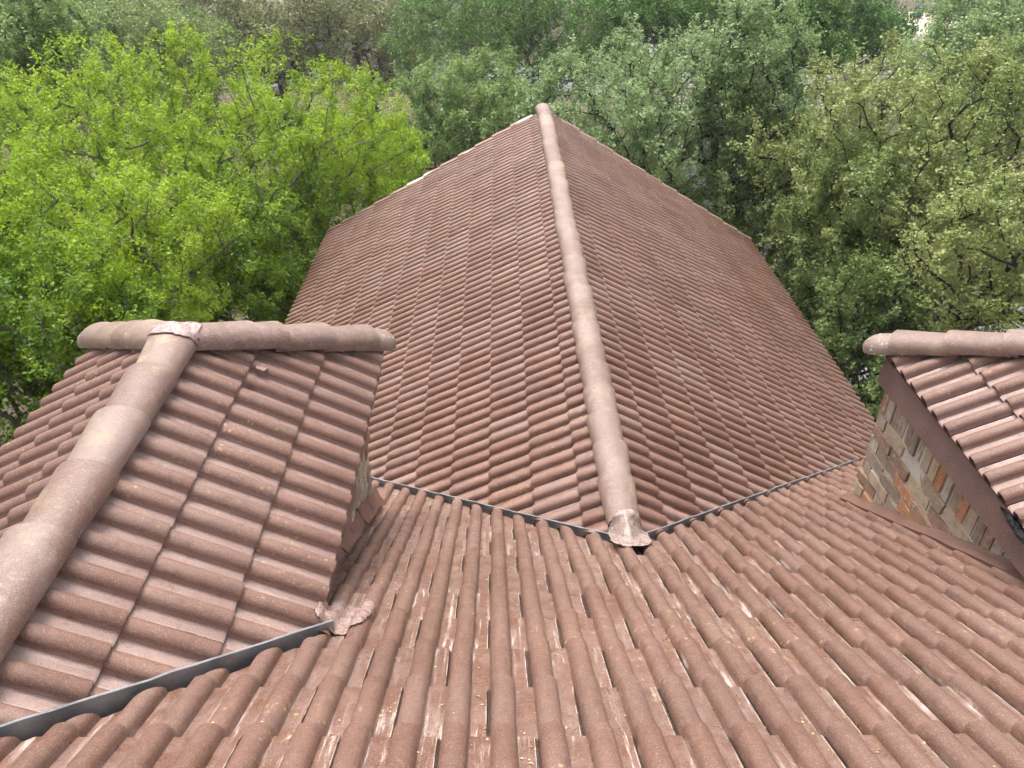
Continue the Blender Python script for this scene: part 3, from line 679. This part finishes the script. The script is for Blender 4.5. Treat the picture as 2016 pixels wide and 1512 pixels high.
# ================================================================== BACKGROUND BUILT THINGS
M_WHITE = simple('white_vinyl', (0.74, 0.75, 0.77), (0.80, 0.81, 0.83), 0.45, 2, 0.1)
A_, B_ = pixel(1763, 20, z=1.85), pixel(1812, 70, z=1.85); A_.z = B_.z = 0
fence = tag(empty('vinyl_fence', A_), 'white panel fence slanting away among the far trees', 'fence')
dd = (B_-A_); npan = 6; st = dd/npan; rz = math.atan2(dd.y, dd.x)
pan_me = mesh_from('fence_panel', box((.07, -.02, .08), (st.length-.07, .02, 1.72)), BOXF, M_WHITE)
post_me = mesh_from('fence_post', *prism([(-.065, -.065, 0), (.065, -.065, 0), (.065, .065, 0), (-.065, .065, 0)], (0, 0, 1.9)), M_WHITE)
rail_me = mesh_from('fence_rail', box((.066, -.035, 1.72), (st.length-.066, .035, 1.80)), BOXF, M_WHITE)
for i in range(npan+1):
    M = Matrix.Translation(A_+st*i) @ Matrix.Rotation(rz, 4, 'Z')
    put('post', post_me, fence, None, M)
    if i < npan: put('panel', pan_me, fence, None, M); put('rail', rail_me, fence, None, M)
bp = pixel(1806, 36, z=0)
bin_ = tag(empty('wheeled_bin', bp), 'small dark blue bin standing by far trunks beyond the white fence', 'bin')
M_BLUE = simple('blue_plastic', (0.02, 0.035, 0.09), (0.03, 0.05, 0.12), 0.5)
V = [(-.26, -.3, .1), (.26, -.3, .1), (.26, .3, .1), (-.26, .3, .1), (-.32, -.38, 1.05), (.32, -.38, 1.05), (.32, .38, 1.05), (-.32, .38, 1.05)]
put('body', mesh_from('bin_body', V, BOXF, M_BLUE), bin_, None, Matrix.Translation(bp))
put('lid', mesh_from('bin_lid', [(-.34, -.42, 1.055), (.34, -.42, 1.055), (.34, .4, 1.055), (-.34, .4, 1.055), (-.30, -.36, 1.13), (.30, -.36, 1.13), (.30, .36, 1.2), (-.30, .36, 1.2)], BOXF, M_BLUE), bin_, None, Matrix.Translation(bp))
wm = mesh_from('bin_wheel', *prism([(0, .1*math.cos(a), .1+.1*math.sin(a)) for a in np.linspace(0, 6.28, 12, endpoint=False)], (.05, 0, 0)), M_TAR)
for x in (-.31, .26): put('wheel', wm, bin_, None, Matrix.Translation(bp+Vector((x, .26, 0))))
# neighbour's house on the right with a coursed roof
nbx, nby = 12.9, 31.5
nb = tag(empty('neighbour_house', (nbx, nby+3, 0)), 'low house with grey tile courses showing between dark green trees', 'house')
M_GREYT = simple('grey_roof_tile', (0.25, 0.225, 0.23), (0.33, 0.30, 0.305), 0.6, 3)
M_PALEW = simple('pale_render', (0.55, 0.53, 0.50), (0.64, 0.62, 0.60), 0.8, 2)
put('wall', mesh_from('neighbour_wall', box((nbx-6, nby+.5, 0), (nbx+6, nby+7.5, 3.25)), BOXF, M_PALEW), nb)
pr = mesh_from('neighbour_roof', *prism([(nbx-6.5, nby, 3.1), (nbx-6.5, nby+4, 5.44), (nbx-6.5, nby+8, 3.1)], (13, 0, 0)), M_DECK); rf = put('roof', pr, nb)
for i in range(14):
    y0 = nby-.05+i*.285; zc = 3.1+(y0-nby)*.585
    V = [(nbx-6.6, y0, zc+.05), (nbx+6.6, y0, zc+.05), (nbx+6.6, y0+.36, zc+.22), (nbx-6.6, y0+.36, zc+.22), (nbx-6.6, y0, zc+.10), (nbx+6.6, y0, zc+.10), (nbx+6.6, y0+.36, zc+.26), (nbx-6.6, y0+.36, zc+.26)]
    put('tile_course', mesh_from('tile_course', V, BOXF, M_GREYT), rf)
# pale house far behind the brown oaks
hx, hy = -9.0, 60.0
ph = tag(empty('far_house', (hx, hy, 0)), 'pale house glimpsed far behind the brown oaks', 'house')
put('wall', mesh_from('far_wall', box((hx-6, hy, 0), (hx+7, hy+8, 3.0)), BOXF, M_PALEW), ph)
put('roof', mesh_from('far_roof', *prism([(hx-6.6, hy-.6, 2.9), (hx-6.6, hy+4, 5.3), (hx-6.6, hy+8.6, 2.9)], (14.2, 0, 0)), M_GREYT), ph)
M_PANE = simple('dark_glass', (0.03, 0.035, 0.04), (0.05, 0.055, 0.06), 0.15)
for x in (-4, -.5, 3.5): put('window', mesh_from('far_window', box((hx+x, hy-.03, 1.0), (hx+x+1.4, hy-.004, 2.3)), BOXF, M_PANE), ph)
# ================================================================== TREES
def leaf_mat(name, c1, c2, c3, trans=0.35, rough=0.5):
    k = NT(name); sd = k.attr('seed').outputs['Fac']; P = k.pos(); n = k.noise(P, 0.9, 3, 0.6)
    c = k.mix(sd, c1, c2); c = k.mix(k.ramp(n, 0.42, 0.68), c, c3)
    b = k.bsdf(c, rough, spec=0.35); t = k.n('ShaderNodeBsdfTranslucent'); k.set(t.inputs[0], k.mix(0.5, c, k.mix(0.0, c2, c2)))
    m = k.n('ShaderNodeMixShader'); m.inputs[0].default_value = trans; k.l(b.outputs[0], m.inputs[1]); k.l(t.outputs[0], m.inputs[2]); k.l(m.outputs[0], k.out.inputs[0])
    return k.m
L_ELM = leaf_mat('spring_elm_leaf', (0.17, 0.285, 0.016), (0.42, 0.57, 0.04), (0.175, 0.30, 0.018), 0.5)
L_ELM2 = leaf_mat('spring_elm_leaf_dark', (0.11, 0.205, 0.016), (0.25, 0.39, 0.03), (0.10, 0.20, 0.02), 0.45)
L_OAK = leaf_mat('live_oak_leaf', (0.13, 0.19, 0.05), (0.33, 0.42, 0.15), (0.15, 0.225, 0.055), 0.3)
L_OAKY = leaf_mat('olive_oak_leaf', (0.155, 0.195, 0.045), (0.43, 0.48, 0.18), (0.19, 0.25, 0.06), 0.3)
L_OAKP = leaf_mat('pale_oak_leaf', (0.155, 0.24, 0.08), (0.40, 0.52, 0.25), (0.175, 0.27, 0.08), 0.32)
L_BROWN = leaf_mat('catkin_oak_leaf', (0.14, 0.16, 0.06), (0.34, 0.34, 0.15), (0.17, 0.21, 0.075), 0.25)
L_GREEN = leaf_mat('mid_green_leaf', (0.075, 0.16, 0.03), (0.17, 0.30, 0.065), (0.095, 0.19, 0.04), 0.33)
L_DARK = leaf_mat('dark_green_leaf', (0.055, 0.135, 0.03), (0.135, 0.265, 0.05), (0.075, 0.165, 0.035), 0.33)
L_LIGHT = leaf_mat('light_green_leaf', (0.14, 0.225, 0.06), (0.34, 0.46, 0.16), (0.16, 0.265, 0.07), 0.4)
M_BARK = simple('grey_bark', (0.15, 0.13, 0.11), (0.25, 0.225, 0.20), 0.9, 14, 1.0, 0.02, spec=0.2)
M_BARKD = simple('dark_bark', (0.055, 0.047, 0.04), (0.10, 0.088, 0.076), 0.95, 14, 1.0, 0.02, spec=0.15)
def tubes(name, segs, mat):                       # segs: arrays p0, p1, r0, r1
    p0, p1, ra, rb, sides = segs; n = len(p0)
    d = p1-p0; L = np.linalg.norm(d, axis=1, keepdims=True)+1e-9; d = d/L
    ref = np.where(np.abs(d[:, 2:3]) > .9, np.array([[1., 0, 0]]), np.array([[0, 0, 1.]]))
    x = np.cross(d, ref); x /= np.linalg.norm(x, axis=1, keepdims=True); y = np.cross(d, x)
    V = np.empty((n, 2*sides, 3)); ov = d*L*0.06
    for i in range(sides):
        a = 2*math.pi*i/sides; r = x*math.cos(a)+y*math.sin(a)
        V[:, i] = p0-ov+r*ra[:, None]; V[:, sides+i] = p1+ov+r*rb[:, None]
    base = (np.arange(n)*2*sides)[:, None]
    F = np.concatenate([np.concatenate([base+i, base+(i+1) % sides, base+sides+(i+1) % sides, base+sides+i], axis=1) for i in range(sides)])
    return quads(name, V.reshape(-1, 3), F, mat, smooth=True)
def quads(name, V, F, mat, smooth=False, seed=None):
    me = bpy.data.meshes.new(name); me.vertices.add(len(V)); me.vertices.foreach_set('co', np.asarray(V, np.float32).ravel())
    me.loops.add(len(F)*4); me.loops.foreach_set('vertex_index', np.asarray(F, np.int32).ravel())
    me.polygons.add(len(F)); me.polygons.foreach_set('loop_start', np.arange(len(F), dtype=np.int32)*4)
    if smooth: me.polygons.foreach_set('use_smooth', np.ones(len(F), bool))
    me.update(calc_edges=True); me.materials.append(mat)
    if seed is not None:
        a = me.attributes.new('seed', 'FLOAT', 'POINT'); a.data.foreach_set('value', np.asarray(seed, np.float32))
    return me
def clear(P, m): return ~((P[:, 0] > XM-WL-m) & (P[:, 0] < XM+WR+m) & (P[:, 1] < YM+m))
def tree(name, label, cen, rad, leafm, barkm, nleaf, ntip=420, lsize=0.07, base=None, trunk_r=0.17, seed=0, group=None, lobes=12, spread=0.17, fork=None, upright=0.35, wide=.29):
    g = np.random.default_rng(seed+100); cen = np.array(cen, float); rad = np.array(rad, float)
    bx, by = (base if base is not None else (cen[0]+g.normal(0, .4), cen[1]+g.normal(0, .4)))
    fz = fork if fork is not None else max(1.2, (cen[2]-rad[2])*0.72)
    P, PAR = [], []
    root = np.array([bx, by, -0.15]); top = np.array([bx+(cen[0]-bx)*.35, by+(cen[1]-by)*.35, fz])
    nt_ = 6
    for i in range(nt_):
        t = i/(nt_-1); P.append(root*(1-t)+top*t+np.array([g.normal(0, .05), g.normal(0, .05), 0])*(0 < i < nt_-1)); PAR.append(i-1)
    # tips: in lobes on the crown's surface and a looser fill
    u = g.normal(size=(lobes, 3)); u[:, 2] = u[:, 2]*.8+.25; u /= np.linalg.norm(u, axis=1, keepdims=True)
    lc = u*g.uniform(.55, .92, (lobes, 1)); ls = g.uniform(.20, .36, lobes)
    k = g.integers(0, lobes, ntip); T = lc[k]+g.normal(size=(ntip, 3))*ls[k][:, None]
    m = g.random(ntip) < .42; v = g.normal(size=(ntip, 3)); v /= np.linalg.norm(v, axis=1, keepdims=True); v *= (g.random((ntip, 1))**.45)
    T[m] = v[m]; r = np.linalg.norm(T, axis=1); T[r > 1.04] *= (1.04/r[r > 1.04])[:, None]
    T = T[T[:, 2] > -.85]; T = cen+T*rad; T = T[clear(T, .26)]
    T = T[np.argsort(np.linalg.norm(T-top, axis=1))]
    pos = np.zeros((len(P)+len(T)*14, 3)); pos[:len(P)] = P; n = len(P); par = list(PAR); tips = []
    depth = np.zeros(len(pos)); depth[:n] = np.arange(n)*.3
    for t in T:
        s0 = 3 if n > 12 else nt_-1
        d = np.linalg.norm(pos[s0:n]-t, axis=1); below = np.maximum(0, pos[s0:n, 2]-t[2]+.2)
        j = s0+int(np.argmin(d*1.0+0.16*depth[s0:n]+below*.8)); q = pos[j]; L = np.linalg.norm(t-q); ns = max(2, min(12, int(math.ceil(L/.42))))
        bow = np.array([g.normal(0, .10), g.normal(0, .10), .16])*L*.8; prev = j
        for i in range(1, ns+1):
            a = i/ns; p = q*(1-a)+t*a+bow*math.sin(math.pi*a)*.6+g.normal(0, .028, 3)*(i < ns)
            pos[n] = p; par.append(prev); depth[n] = depth[prev]+L/ns; prev = n; n += 1
        tips.append(prev)
    pos = pos[:n]; par = np.array(par); cnt = np.zeros(n); cnt[tips] = 1
    for i in range(n-1, 0, -1): cnt[par[i]] += cnt[i]
    ex = 0.46; rr = 0.0085*np.maximum(cnt, 1)**ex; rr *= 1.0; k_ = trunk_r/max(rr[1], 1e-6); rr = np.where(cnt > 4, rr*(1+(k_-1)*np.clip(np.log(np.maximum(cnt, 1))/math.log(max(cnt[1], 2)), 0, 1)), rr)
    rr[0] *= 1.35
    ch = np.arange(1, n); big = rr[ch] > 0.035; root_o = tag(empty(name, (bx, by, 0)), label, 'tree', group)
    def seg(sel, s): c = ch[sel]; return pos[par[c]], pos[c], np.minimum(rr[par[c]], rr[c]*1.6), rr[c], s
    put('trunk', tubes(name+'_trunk', seg(big, 7), barkm), root_o)
    tag(put('branches', tubes(name+'_branches', seg(~big, 3), barkm), root_o), kind='stuff')
    # leaves: sprays on the outer twigs
    tips = np.array(tips); wgt = g.random(len(tips))**.7+.12; wgt /= wgt.sum()
    ti = g.choice(len(tips), nleaf, p=wgt); e = tips[ti]
    nsh = 4; ks = g.integers(0, nsh, nleaf); sid = ti*nsh+ks
    nS = len(tips)*nsh; ax = pos[tips]-pos[par[tips]]; ax = ax/(np.linalg.norm(ax, axis=1, keepdims=True)+1e-9)
    sdir = np.repeat(ax, nsh, 0)*.5+g.normal(size=(nS, 3))*.55+np.array([0, 0, upright]); sdir /= np.linalg.norm(sdir, axis=1, keepdims=True)
    bk = g.random((nS, 1)); sorg = np.repeat(pos[tips], nsh, 0)*(1-bk)+np.repeat(pos[par[par[tips]]], nsh, 0)*bk
    slen = spread*g.uniform(1.6, 3.4, (nS, 1)); tt = g.random((nleaf, 1))**.8
    C = sorg[sid]+sdir[sid]*slen[sid]*tt+g.normal(size=(nleaf, 3))*spread*.42*(1.15-.6*tt)
    ok = clear(C, .06); C = C[ok]; tt = tt[ok]; sid = sid[ok]; nleaf = len(C)
    N = g.normal(size=(nleaf, 3))*.75+np.array([0, 0, .75]); out = (C-cen)/rad; N += out*.35; N /= np.linalg.norm(N, axis=1, keepdims=True)
    D = np.cross(N, g.normal(size=(nleaf, 3))); D /= np.linalg.norm(D, axis=1, keepdims=True)+1e-9; W = np.cross(N, D)
    l = lsize*(.55+.8*g.random((nleaf, 1))); w_ = l*(wide+.14*g.random((nleaf, 1))); fold = N*l*.10
    V = np.stack([C-D*l*.5, C-W*w_+fold, C+D*l*.55-N*l*.08, C+W*w_+fold], axis=1).reshape(-1, 3)
    F = np.arange(nleaf*4).reshape(-1, 4)
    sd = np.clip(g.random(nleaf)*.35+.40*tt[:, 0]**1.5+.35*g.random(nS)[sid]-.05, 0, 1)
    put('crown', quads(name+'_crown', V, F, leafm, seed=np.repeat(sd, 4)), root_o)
    return root_o
def T(name, label, px, py, dist, rad, leafm, nleaf, **kw):
    c = pixel(px, py, dist=dist); return tree(name, label, c, rad, leafm, kw.pop('bark', M_BARK), nleaf, **kw)
OAKK = 0.82
tree_specs = [
 ('elm_tree', 'broad bright green tree filling the space beside the gable wing', 380, 352, 16.5, (4.5, 3.9, 2.6), L_ELM, 170800, dict(wide=.28, seed=1, ntip=1000, lsize=0.052, trunk_r=.2, lobes=22, spread=.15, upright=.8)),
 ('elm_tree', 'lower bright green tree just above the patched dormer ridge', 160, 545, 10.8, (2.1, 1.7, 1.5), L_ELM, 78080, dict(wide=.28, seed=2, ntip=460, lsize=0.043, trunk_r=.13, lobes=14, spread=.13, upright=.8)),
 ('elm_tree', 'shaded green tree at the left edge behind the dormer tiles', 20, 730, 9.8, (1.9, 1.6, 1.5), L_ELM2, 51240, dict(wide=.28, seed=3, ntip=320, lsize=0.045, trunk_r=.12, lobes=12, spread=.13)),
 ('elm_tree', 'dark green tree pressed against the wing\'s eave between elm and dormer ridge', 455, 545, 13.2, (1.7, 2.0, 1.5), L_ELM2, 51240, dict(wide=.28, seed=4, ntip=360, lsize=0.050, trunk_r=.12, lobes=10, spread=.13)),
 ('oak_tree', 'pale green oak rising right behind the gable peak', 1305, 250, 19.0, (3.3, 3.0, 2.2), L_OAKP, 97600, dict(seed=5, ntip=700, lsize=0.061, trunk_r=.2, lobes=22, spread=.15, bark=M_BARKD)),
 ('elm_tree', 'slim bright green tree beside the gable rake and the broad one', 690, 330, 19.5, (1.7, 1.7, 1.5), L_ELM, 41480, dict(wide=.28, seed=25, ntip=320, lsize=0.056, trunk_r=.12, lobes=11, spread=.14, upright=.8)),
 ('oak_tree', 'grey green oak past the gable corner over the pavement edge', 1535, 400, 17.2, (1.7, 1.6, 1.7), L_OAK, 48800, dict(seed=26, ntip=380, lsize=0.055, trunk_r=.15, lobes=12, spread=.14, bark=M_BARKD)),
 ('oak_tree', 'upright pale oak with a narrow crown beside the broad pale oak', 1470, 180, 18.0, (1.2, 1.3, 1.9), L_OAKP, 31720, dict(seed=6, ntip=260, lsize=0.058, trunk_r=.12, lobes=9, spread=.14, bark=M_BARKD)),
 ('oak_tree', 'green oak hugging the wing\'s right eave above grey pavement', 1620, 540, 13.4, (1.6, 2.1, 2.0), L_OAK, 63440, dict(seed=7, ntip=420, lsize=0.050, trunk_r=.16, lobes=14, spread=.14, bark=M_BARKD)),
 ('oak_tree', 'large olive yellow oak above the fascia dormer', 1800, 352, 15.5, (2.95, 2.7, 2.1), L_OAKY, 103700, dict(seed=8, ntip=760, lsize=0.055, trunk_r=.2, lobes=22, spread=.15, bark=M_BARKD)),
 ('oak_tree', 'yellow green oak low at the right edge over the dormer hip', 1985, 520, 11.8, (1.35, 1.3, 1.15), L_OAKY, 31720, dict(seed=9, ntip=260, lsize=0.044, trunk_r=.13, lobes=10, spread=.12, bark=M_BARKD)),
 ('oak_tree', 'dark oak bough over pavement just above the dormer\'s round hip end', 1790, 560, 13.6, (1.6, 1.5, 1.0), L_OAK, 31720, dict(seed=10, ntip=260, lsize=0.047, trunk_r=.15, lobes=9, spread=.13, bark=M_BARKD)),
 ('oak_tree', 'light green oak at the right edge behind the olive oak', 1975, 150, 23.5, (2.4, 2.4, 1.9), L_OAKP, 56120, dict(seed=11, ntip=420, lsize=0.072, trunk_r=.17, lobes=14, spread=.17)),
 ('oak_tree', 'small fresh green tree left of the gable peak before brown oaks', 930, 235, 21.5, (2.1, 2.0, 1.55), L_LIGHT, 51240, dict(seed=12, ntip=420, lsize=0.065, trunk_r=.13, lobes=15, spread=.15, upright=.7)),
 ('oak_tree', 'wide mid green tree behind the small fresh green tree', 1010, 75, 33.0, (4.6, 3.6, 2.6), L_GREEN, 52704, dict(seed=13, ntip=560, lsize=0.094, trunk_r=.2, lobes=20, spread=.24)),
 ('oak_tree', 'brown oak with a leaning dark trunk on bare ground', 700, 75, 40.0, (4.2, 3.4, 2.7), L_BROWN, 36892, dict(seed=14, ntip=520, lsize=0.101, trunk_r=.26, lobes=16, spread=.26, bark=M_BARKD, base=(-5.7, 39.4), fork=2.4)),
 ('oak_tree', 'brown oak with a forked trunk left of the leaning one', 540, 85, 43.0, (4.2, 3.4, 2.8), L_BROWN, 31622, dict(seed=15, ntip=420, lsize=0.108, trunk_r=.25, lobes=14, spread=.27, bark=M_BARKD, fork=2.0)),
 ('oak_tree', 'tan brown oak behind the top of the bright green tree', 400, 45, 45.0, (4.4, 3.4, 3.0), L_BROWN, 31622, dict(seed=16, ntip=420, lsize=0.108, trunk_r=.22, lobes=14, spread=.28)),
 ('oak_tree', 'grey green rounded tree behind the bright tree\'s left shoulder', 190, 85, 33.0, (2.8, 2.6, 2.2), L_OAK, 31622, dict(seed=17, ntip=380, lsize=0.087, trunk_r=.18, lobes=14, spread=.22)),
 ('elm_tree', 'soft light green tree cut by the upper left edge', 25, 130, 24.0, (2.0, 2.0, 1.9), L_LIGHT, 41480, dict(wide=.28, seed=18, ntip=320, lsize=0.086, trunk_r=.15, lobes=12, spread=.18)),
 ('oak_tree', 'dark green tree behind the pale oak\'s left half', 1330, 35, 31.0, (2.9, 2.6, 2.3), L_DARK, 31622, dict(seed=19, ntip=380, lsize=0.094, trunk_r=.18, lobes=14, spread=.22)),
 ('oak_tree', 'dark green tree hiding the grey coursed roof', 1565, 30, 30.0, (2.5, 2.4, 2.0), L_DARK, 29865, dict(seed=20, ntip=360, lsize=0.094, trunk_r=.18, lobes=14, spread=.20)),
 ('oak_tree', 'small bright green tree standing before the grey coursed roof', 1615, 85, 27.5, (1.0, 1.0, 1.0), L_GREEN, 19520, dict(seed=21, ntip=170, lsize=0.072, trunk_r=.1, lobes=8, spread=.16)),
 ('oak_tree', 'green tree below the white fence', 1728, 75, 36.0, (1.3, 1.3, 1.0), L_DARK, 14054, dict(seed=22, ntip=180, lsize=0.094, trunk_r=.12, lobes=8, spread=.2)),
 ('oak_tree', 'pale yellow green tree right of the white fence at the top edge', 1945, 40, 33.0, (2.0, 1.8, 1.7), L_OAKP, 22838, dict(seed=23, ntip=260, lsize=0.094, trunk_r=.14, lobes=10, spread=.2)),
 ('oak_tree', 'bushy grey green tree between the bright tree top and the brown oaks', 330, 110, 29.0, (2.6, 2.2, 1.6), L_OAK, 21600, dict(seed=27, ntip=320, lsize=0.084, trunk_r=.15, lobes=12, spread=.2)),
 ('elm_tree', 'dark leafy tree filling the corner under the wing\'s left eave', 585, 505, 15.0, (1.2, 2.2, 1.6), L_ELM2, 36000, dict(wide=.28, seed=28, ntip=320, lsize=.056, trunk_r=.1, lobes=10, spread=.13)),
 ('oak_tree', 'low dark oak between the wing\'s right eave and the fascia dormer', 1700, 690, 12.6, (1.0, 1.5, 1.25), L_OAK, 30000, dict(seed=29, ntip=300, lsize=.052, trunk_r=.1, lobes=9, spread=.12, bark=M_BARKD)),
 ('oak_tree', 'olive tree in the far upper left corner', 70, 10, 47.0, (3.6, 3.0, 2.3), L_BROWN, 21081, dict(seed=24, ntip=280, lsize=0.116, trunk_r=.2, lobes=12, spread=.3)),
]
for nm, lab, px, py, ds, rad, lm_, nl, kw in tree_specs: T(nm, lab, px, py, ds, rad, lm_, nl, **kw)
far = [(-40, L_OAK, 'grey green'), (250, L_BROWN, 'tan'), (520, L_BROWN, 'brown'), (760, L_GREEN, 'green'), (930, L_GREEN, 'mid green'), (1150, L_DARK, 'deep green'), (1440, L_DARK, 'dark green'), (1660, L_DARK, 'blackish green'), (1960, L_OAK, 'dull green')]
far_lab = ['grey green far tree at the left end of the back row', 'tan far tree in the back row behind the rounded grey green tree', 'brown far tree in the back row behind the brown oaks', 'green far tree in the back row left of the wide mid green tree',
 'mid green far tree in the back row above the gable peak', 'deep green far tree in the back row right of the gable peak', 'dark green far tree in the back row behind the upright pale oak', 'blackish green far tree in the back row left of the white fence', 'dull green far tree at the right end of the back row']
for i, ((px, lm_, _), lab) in enumerate(zip(far, far_lab)):
    T('oak_tree', lab, px, -40+20*(i % 2), 56+6*(i % 3), (5.0, 4.0, 3.0), lm_, 14000, seed=40+i, ntip=300, lsize=0.144, trunk_r=.25, lobes=14, spread=.4, bark=M_BARKD, group='back row of trees')

# ================================================================== the hazy air
hz = bpy.data.materials.new('haze_air'); hz.use_nodes = True; ht = hz.node_tree; ht.nodes.clear()
ho = ht.nodes.new('ShaderNodeOutputMaterial'); hv = ht.nodes.new('ShaderNodeVolumePrincipled')
hv.inputs['Color'].default_value = (0.93, 0.96, 1.0, 1); hv.inputs['Density'].default_value = 0.0008; hv.inputs['Anisotropy'].default_value = 0.3
ht.links.new(hv.outputs[0], ho.inputs['Volume'])
tag(put('haze', mesh_from('haze', box((-160, -40, -1), (160, 180, 13)), BOXF, hz)), kind='stuff')
sc.cycles.volume_bounces = 0
